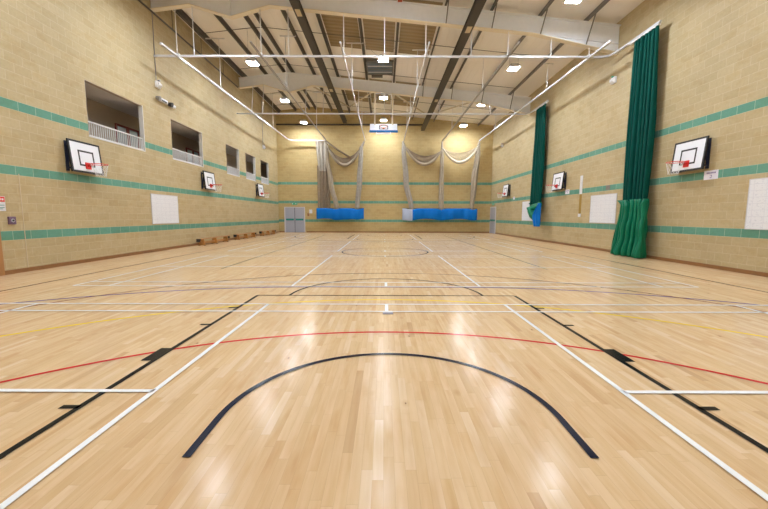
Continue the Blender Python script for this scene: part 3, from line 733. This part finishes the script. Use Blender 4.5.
# ------------------------------------------------------------------ nets bunched along the far wall
YN1 = 32.62
def column(pts, rads, mat, parent, name='net_bunch'):
    P, Rr = [], []
    n = 30
    for i in range(n+1):
        s = i/n*(len(pts)-1); k = min(int(s), len(pts)-2); f = s-k; f2 = f*f*(3-2*f)
        P.append(tuple(pts[k][j]+(pts[k+1][j]-pts[k][j])*(f2 if j < 2 else f) for j in range(3)))
        Rr.append(rads[k]+(rads[k+1]-rads[k])*f)
    return MB().tube(P, 0.1, 36, rads=Rr, flute=0.16, fk=6).build(name, mat, parent, smooth=True)
def sag(a, b, s, n=28):
    return [(a[0]+(b[0]-a[0])*i/n, a[1]+(b[1]-a[1])*i/n, a[2]+(b[2]-a[2])*i/n - s*4*(i/n)*(1-i/n)) for i in range(n+1)]
def swag(a, b, s_top, s_bot, parent, thin, hem, rh=0.11):
    A = sag(a, b, s_top); B = sag(a, b, s_bot)
    P = []
    for k in range(7):
        f = k/6
        P.append([(p[0], p[1]+0.05*math.sin(k*2.2+i*0.3)-0.04, p[2]+(q[2]-p[2])*f) for i, (p, q) in enumerate(zip(A, B))])
    MB().grid(P).build('draped_panel', M[thin], parent, smooth=True)['label'] = 'thin see-through netting'
    n = len(B)
    MB().tube([(p[0], p[1]-0.06, p[2]) for p in B], rh, 18, rads=[rh*(0.55+0.6*math.sin(PI*i/(n-1))) for i in range(n)], flute=0.15, fk=4).build('hem', M[hem], parent, smooth=True)
t = thing('divider_net', 'beige net gathered left of the hanging backboard, over the shorter blue skirt', 'net', group='nets gathered at the far wall')
column([(-5.12, YN1, 8.08), (-5.05, YN1, 6.6), (-4.75, YN1-0.05, 4.5), (-4.25, YN1-0.1, 2.12)], [0.08, 0.14, 0.20, 0.20], M['net'], t)
column([(-1.80, YN1, 8.08), (-2.05, YN1, 7.4), (-2.20, YN1-0.05, 4.6), (-2.42, YN1-0.1, 2.10)], [0.05, 0.16, 0.22, 0.20], M['net_grey'], t)
swag((-5.1, YN1, 7.8), (-1.95, YN1, 7.75), 1.15, 1.78, t, 'net_dark', 'net')
MB().tube([(-5.2, YN1-0.1, 8.1), (-4.1, YN1-0.12, 7.3), (-2.95, YN1-0.1, 6.62)], 0.07, 8).build('tie_rope', M['net_dark'], t, smooth=True)
def sheet(x0, x1, z0, z1, y, mat, parent, name, k=5, amp=0.06, lab=None, solid=0.0, taper=0.0):
    P = []
    for i in range(13):
        s = i/12; z = z1+(z0-z1)*s
        P.append([(x0+(x1-x0)*j/40 + taper*s*(1-j/40), y+amp*math.sin(2*PI*k*j/40+s), z) for j in range(41)])
    o = MB().grid(P).build(name, mat, parent, smooth=True, solid=solid)
    if lab: o['label'] = lab
    return o
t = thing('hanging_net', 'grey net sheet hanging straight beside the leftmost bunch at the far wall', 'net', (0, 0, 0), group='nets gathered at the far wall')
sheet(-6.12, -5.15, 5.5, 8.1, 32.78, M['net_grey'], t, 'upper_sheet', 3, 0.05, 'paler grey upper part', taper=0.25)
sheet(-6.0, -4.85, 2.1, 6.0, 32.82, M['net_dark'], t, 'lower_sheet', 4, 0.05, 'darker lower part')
t = thing('divider_net', 'beige net in three gathered columns right of the hanging backboard, over the longer blue skirt', 'net', group='nets gathered at the far wall')
column([(1.66, YN1, 8.08), (1.72, YN1, 7.4), (1.95, YN1-0.05, 4.6), (2.45, YN1-0.1, 2.06)], [0.07, 0.17, 0.22, 0.20], M['net_grey'], t)
column([(5.10, YN1, 8.08), (5.12, YN1, 6.8), (5.10, YN1-0.05, 4.5), (5.10, YN1-0.1, 2.05)], [0.06, 0.14, 0.19, 0.22], M['net'], t)
column([(8.38, YN1, 8.06), (8.28, YN1, 7.2), (8.02, YN1-0.05, 4.6), (7.85, YN1-0.1, 2.06)], [0.08, 0.20, 0.25, 0.16], M['net'], t)
swag((1.75, YN1, 7.8), (5.1, YN1, 7.35), 0.75, 1.50, t, 'net_dark', 'net')
swag((5.12, YN1, 7.55), (8.35, YN1, 7.75), 0.55, 1.40, t, 'net_thin', 'net_light')
# blue vinyl skirts lifted against the wall
def skirt_sheet(x0, x1, z0, z1, y, dips, mat, parent, name, lab=None):
    P = []; n = int((x1-x0)/0.12)
    for i in range(11):
        s = i/10; r = []
        for j in range(n+1):
            x = x0+(x1-x0)*j/n
            dp = sum(0.10*math.exp(-((x-d)/0.35)**2) for d in dips)
            zz = z1-dp-(z1-z0)*s + 0.04*math.sin(x*2.1)*s + dp*0.4*s
            r.append((x, y+0.045*math.sin(x*3.7+s*1.5)+0.03*math.sin(x*9)-0.05*math.sin(PI*s), zz))
        P.append(r)
    o = MB().grid(P).build(name, mat, parent, smooth=True, solid=0.03)
    if lab: o['label'] = lab
    return o
t = thing('blue_skirt', 'shorter bright blue vinyl net skirt at the far wall, left', 'vinyl skirt', group='blue skirts at the far wall')
skirt_sheet(-6.02, -1.80, 1.23, 2.20, 32.30, (-4.3, -2.4), M['blue_cloth'], t, 'vinyl_sheet')
MB().tube([(-6.02, 32.42, 2.19), (-1.8, 32.42, 2.19)], 0.025, 8).build('hanging_bar', M['navy'], t)
for x in (-5.8, -3.9, -2.0): MB().bar((x, 32.42, 2.19), (x, 33.18, 2.19), 0.03).build('wall_bracket', M['navy'], t)
t = thing('blue_skirt', 'longer bright blue vinyl net skirt with a grey end at the far wall, right', 'vinyl skirt', group='blue skirts at the far wall')
skirt_sheet(2.42, 8.28, 1.23, 2.20, 32.30, (2.5, 5.1, 7.85), M['blue_cloth'], t, 'vinyl_sheet')
skirt_sheet(1.62, 2.52, 1.18, 2.20, 32.22, (2.4,), M['greyblue_cloth'], t, 'folded_end', 'pale grey blue reverse side folded over')
MB().tube([(1.62, 32.42, 2.19), (8.28, 32.42, 2.19)], 0.025, 8).build('hanging_bar', M['navy'], t)
for x in (1.8, 3.8, 6.2, 8.1): MB().bar((x, 32.42, 2.19), (x, 33.18, 2.19), 0.03).build('wall_bracket', M['navy'], t)

# ------------------------------------------------------------------ things on the walls
def whiteboard(side, y0, y1, z0, z1, label):
    x = XL if side < 0 else XR; s = -side
    t = thing('whiteboard', label, 'whiteboard', (x+s*0.006, 0, 0), group='white boards on the side walls')
    MB().box(min(0, s*0.015), max(0, s*0.015), y0, y1, z0, z1).build('writing_panel', M['whiteboard'], t)
    k = 0.02; f = MB()
    for a in ((y0-k, y1+k, z0-k, z0), (y0-k, y1+k, z1, z1+k), (y0-k, y0, z0, z1), (y1, y1+k, z0, z1)):
        f.box(min(0, s*0.022), max(0, s*0.022), *a)
    f.build('edge_strip', M['wbframe'], t)
whiteboard(-1, 15.05, 16.95, 1.18, 2.40, 'white notice board low on the left wall')
whiteboard(1, 7.85, 9.72, 1.21, 2.50, 'white notice board on the right wall cut by the right edge of the picture')
whiteboard(1, 15.25, 17.12, 1.25, 2.48, 'white notice board on the right wall behind the big green curtain')
whiteboard(1, 23.7, 25.55, 1.24, 2.52, 'white notice board on the right wall behind the narrow curtain')

def notice(y0, y1, z0, z1, label):
    t = thing('paper_notice', label, 'notice', (XR, 0, 0), group='small paper notices under the goals')
    MB().box(-0.004, -0.0005, y0, y1, z0, z1).build('sheet', M['paper'], t)
    w_ = y1-y0; h = z1-z0; m = MB(); yc = (y0+y1)/2
    for k in range(7):
        a = y0+w_*(0.17+k*0.095); m.box(-0.006, -0.004, a, a+w_*0.07, z1-h*0.36, z1-h*0.2)
    m.box(-0.006, -0.004, yc-0.035, yc+0.03, z0+h*0.44, z0+h*0.50).box(-0.006, -0.004, yc-0.035, yc-0.015, z0+h*0.28, z0+h*0.46).box(-0.006, -0.004, yc-0.03, yc+0.03, z0+h*0.16, z0+h*0.24)
    m.build('lettering', M['ink'], t)
notice(10.70, 11.17, 2.63, 2.90, 'white paper notice below the nearest goal on the right wall')
notice(19.19, 19.62, 2.71, 2.94, 'white paper notice below the middle goal on the right wall')
notice(27.15, 27.5, 2.78, 2.98, 'white paper notice below the farthest goal on the right wall')

t = thing('safety_sign', 'red and white safety sign at the left edge of the left wall', 'sign', (XL, 0, 0))
MB().box(0, 0.005, 8.92, 9.25, 1.62, 1.99).build('plate', M['casing'], t)
MB().box(0.005, 0.008, 8.93, 9.24, 1.85, 1.98).build('red_header', M['sign_red'], t)
m = MB()
for k in range(4): m.box(0.008, 0.010, 8.97+k*0.065, 9.015+k*0.065, 1.89, 1.94)
m.build('header_lettering', M['casing'], t)
MB().box(0.005, 0.008, 8.95, 9.0, 1.66, 1.72).box(0.005, 0.008, 8.95, 9.22, 1.76, 1.775).box(0.005, 0.008, 9.03, 9.22, 1.70, 1.715).box(0.005, 0.008, 9.03, 9.18, 1.665, 1.68).build('text_lines', M['teal'], t)
t = thing('call_point', 'small mauve push button box under the safety sign', 'call point', (XL, 9.35, 1.38))
MB().box(0, 0.05, -0.09, 0.09, -0.10, 0.10).build('case', M['callpoint'], t, bevel=0.01)
MB().disc((0.054, 0, 0), 0.045, 0.012, 16, 'X').build('button_ring', M['casing'], t)
MB().disc((0.062, 0, 0), 0.028, 0.012, 16, 'X').build('button', M['black'], t)

def sensor(x, y, z, label, cable=True, green=False):
    s = 1 if x < 0 else -1
    t = thing('wall_sensor', label, 'sensor', (x, y, z), 0 if s > 0 else PI, group='sensor boxes high on the walls')
    MB().box(0, 0.10, -0.14, 0.14, -0.14, 0.12).build('case', M['casing'], t, bevel=0.02)
    MB().prism([(0.10, -0.12), (0.17, -0.05), (0.17, 0.04), (0.10, 0.09)], 'Y', -0.10, 0.10).build('hood', M['casing'], t)
    MB().disc((0.10, 0.0, 0.16 if not green else 0.13), 0.035, 0.1, 12, 'X').build('indicator', M['sign_green'] if green else M['steel'], t)
    if cable: MB().tube([(0.02, -s*0.05, 0.12), (0.02, -s*0.05, ztop(x)-z)], 0.016, 6).build('cable_conduit', M['steel'], t)
sensor(XL, 15.93, 7.03, 'white sensor box with conduit up the left wall, above the twin floodlight')
sensor(XL, 29.39, 6.95, 'white sensor box with conduit at the far end of the left wall')
sensor(XR, 15.93, 7.26, 'white sensor with green light high on the right wall left of the big curtain', False, True)
sensor(XR, 30.36, 7.3, 'pale sensor box at the far end of the right wall', False)
t = thing('twin_floodlight', 'black and white twin headed light fitting beside the largest opening', 'light fitting', (XL, 16.25, 6.45))
MB().box(0, 0.12, -0.32, 0.22, -0.07, 0.08).build('body', M['casing'], t, bevel=0.01)
MB().box(0.12, 0.135, -0.24, 0.12, -0.06, 0.0).build('front_slot', M['black'], t)
for y, r in ((-0.48, 0.10), (0.40, 0.11)):
    h = MB().tube([(0.04, y, 0.0), (0.20, y+0.02, -0.04)], r, 14, rads=[r*0.7, r]).build('lamp_head', M['black'] if y > 0 else M['steel'], t)
    MB().bar((0.05, y, 0.0), (0.05, math.copysign(0.2, y), 0.0), 0.04).build('arm', M['steel'], t)
MB().tube([(0.06, 0.52, -0.02), (0.14, 0.72, -0.05)], 0.07, 12).build('side_head', M['casing'], t)
t = thing('height_scale', 'tall narrow measuring board, white above and ochre below, on the right wall', 'measuring board', (XR, 18.05, 0))
MB().box(-0.03, 0, -0.10, 0.10, 2.62, 3.52).build('upper_scale', M['casing'], t)
MB().box(-0.03, 0, -0.075, 0.075, 1.66, 2.62).build('lower_scale', M['yellow_stick'], t)
MB().box(-0.04, 0, -0.10, 0.10, 1.50, 1.66).build('foot_block', M['casing'], t)
tag(MB().box(-0.01, 0, -0.14, 0.14, -0.10, 0.10).build('wall_plate', M['purlin_light']), 'small grey plate on the middle green course of the right wall', 'plate').location = (XR, 15.9, 2.78)
t = thing('alarm_point', 'small white and brown box right of the far double doors', 'call point', (-6.78, YB, 1.75))
MB().box(-0.06, 0.20, -0.06, 0, 0.0, 0.34).build('white_case', M['casing'], t)
MB().box(-0.24, -0.08, -0.06, 0, -0.26, 0.0).build('brown_case', M['brown_box'], t)

# ------------------------------------------------------------------ gym benches
def bench():
    t = thing('gym_bench', '', 'bench', group='low wooden benches along the left wall'); L = 3.3
    MB().box(-0.13, 0.13, 0, L, 0.32, 0.36).build('seat', M['bench'], t, bevel=0.008)
    MB().box(-0.02, 0.02, 0.15, L-0.15, 0.09, 0.20).build('balance_beam', M['bench'], t)
    for y in (0.28, L/2, L-0.28):
        m = MB().prism([(-0.17, 0.02), (0.17, 0.02), (0.10, 0.32), (-0.10, 0.32)], 'Y', y-0.03, y+0.03).build('leg', M['bench'], t)
        MB().box(-0.18, -0.10, y-0.035, y+0.035, 0, 0.02).box(0.10, 0.18, y-0.035, y+0.035, 0, 0.02).build('rubber_foot', M['rubber'], m)
    for y, s in ((0, -1), (L, 1)):
        MB().box(-0.09, 0.09, min(y, y+s*0.10), max(y, y+s*0.10), 0.27, 0.35).box(-0.09, 0.09, min(y+s*0.07, y+s*0.10), max(y+s*0.07, y+s*0.10), 0.2, 0.33).build('end_hook', M['rubber'], t)
    return t
b0 = bench()
for i, (x, y, lab) in enumerate(((-9.26, 18.0, 'low wooden gym bench nearest the viewer by the left wall'), (-9.22, 22.35, 'middle low wooden gym bench by the left wall'), (-9.2, 26.9, 'farthest low wooden gym bench by the left wall'))):
    o = b0 if i == 0 else copy_tree(b0)
    o.location = (x, y, 0); o['label'] = lab
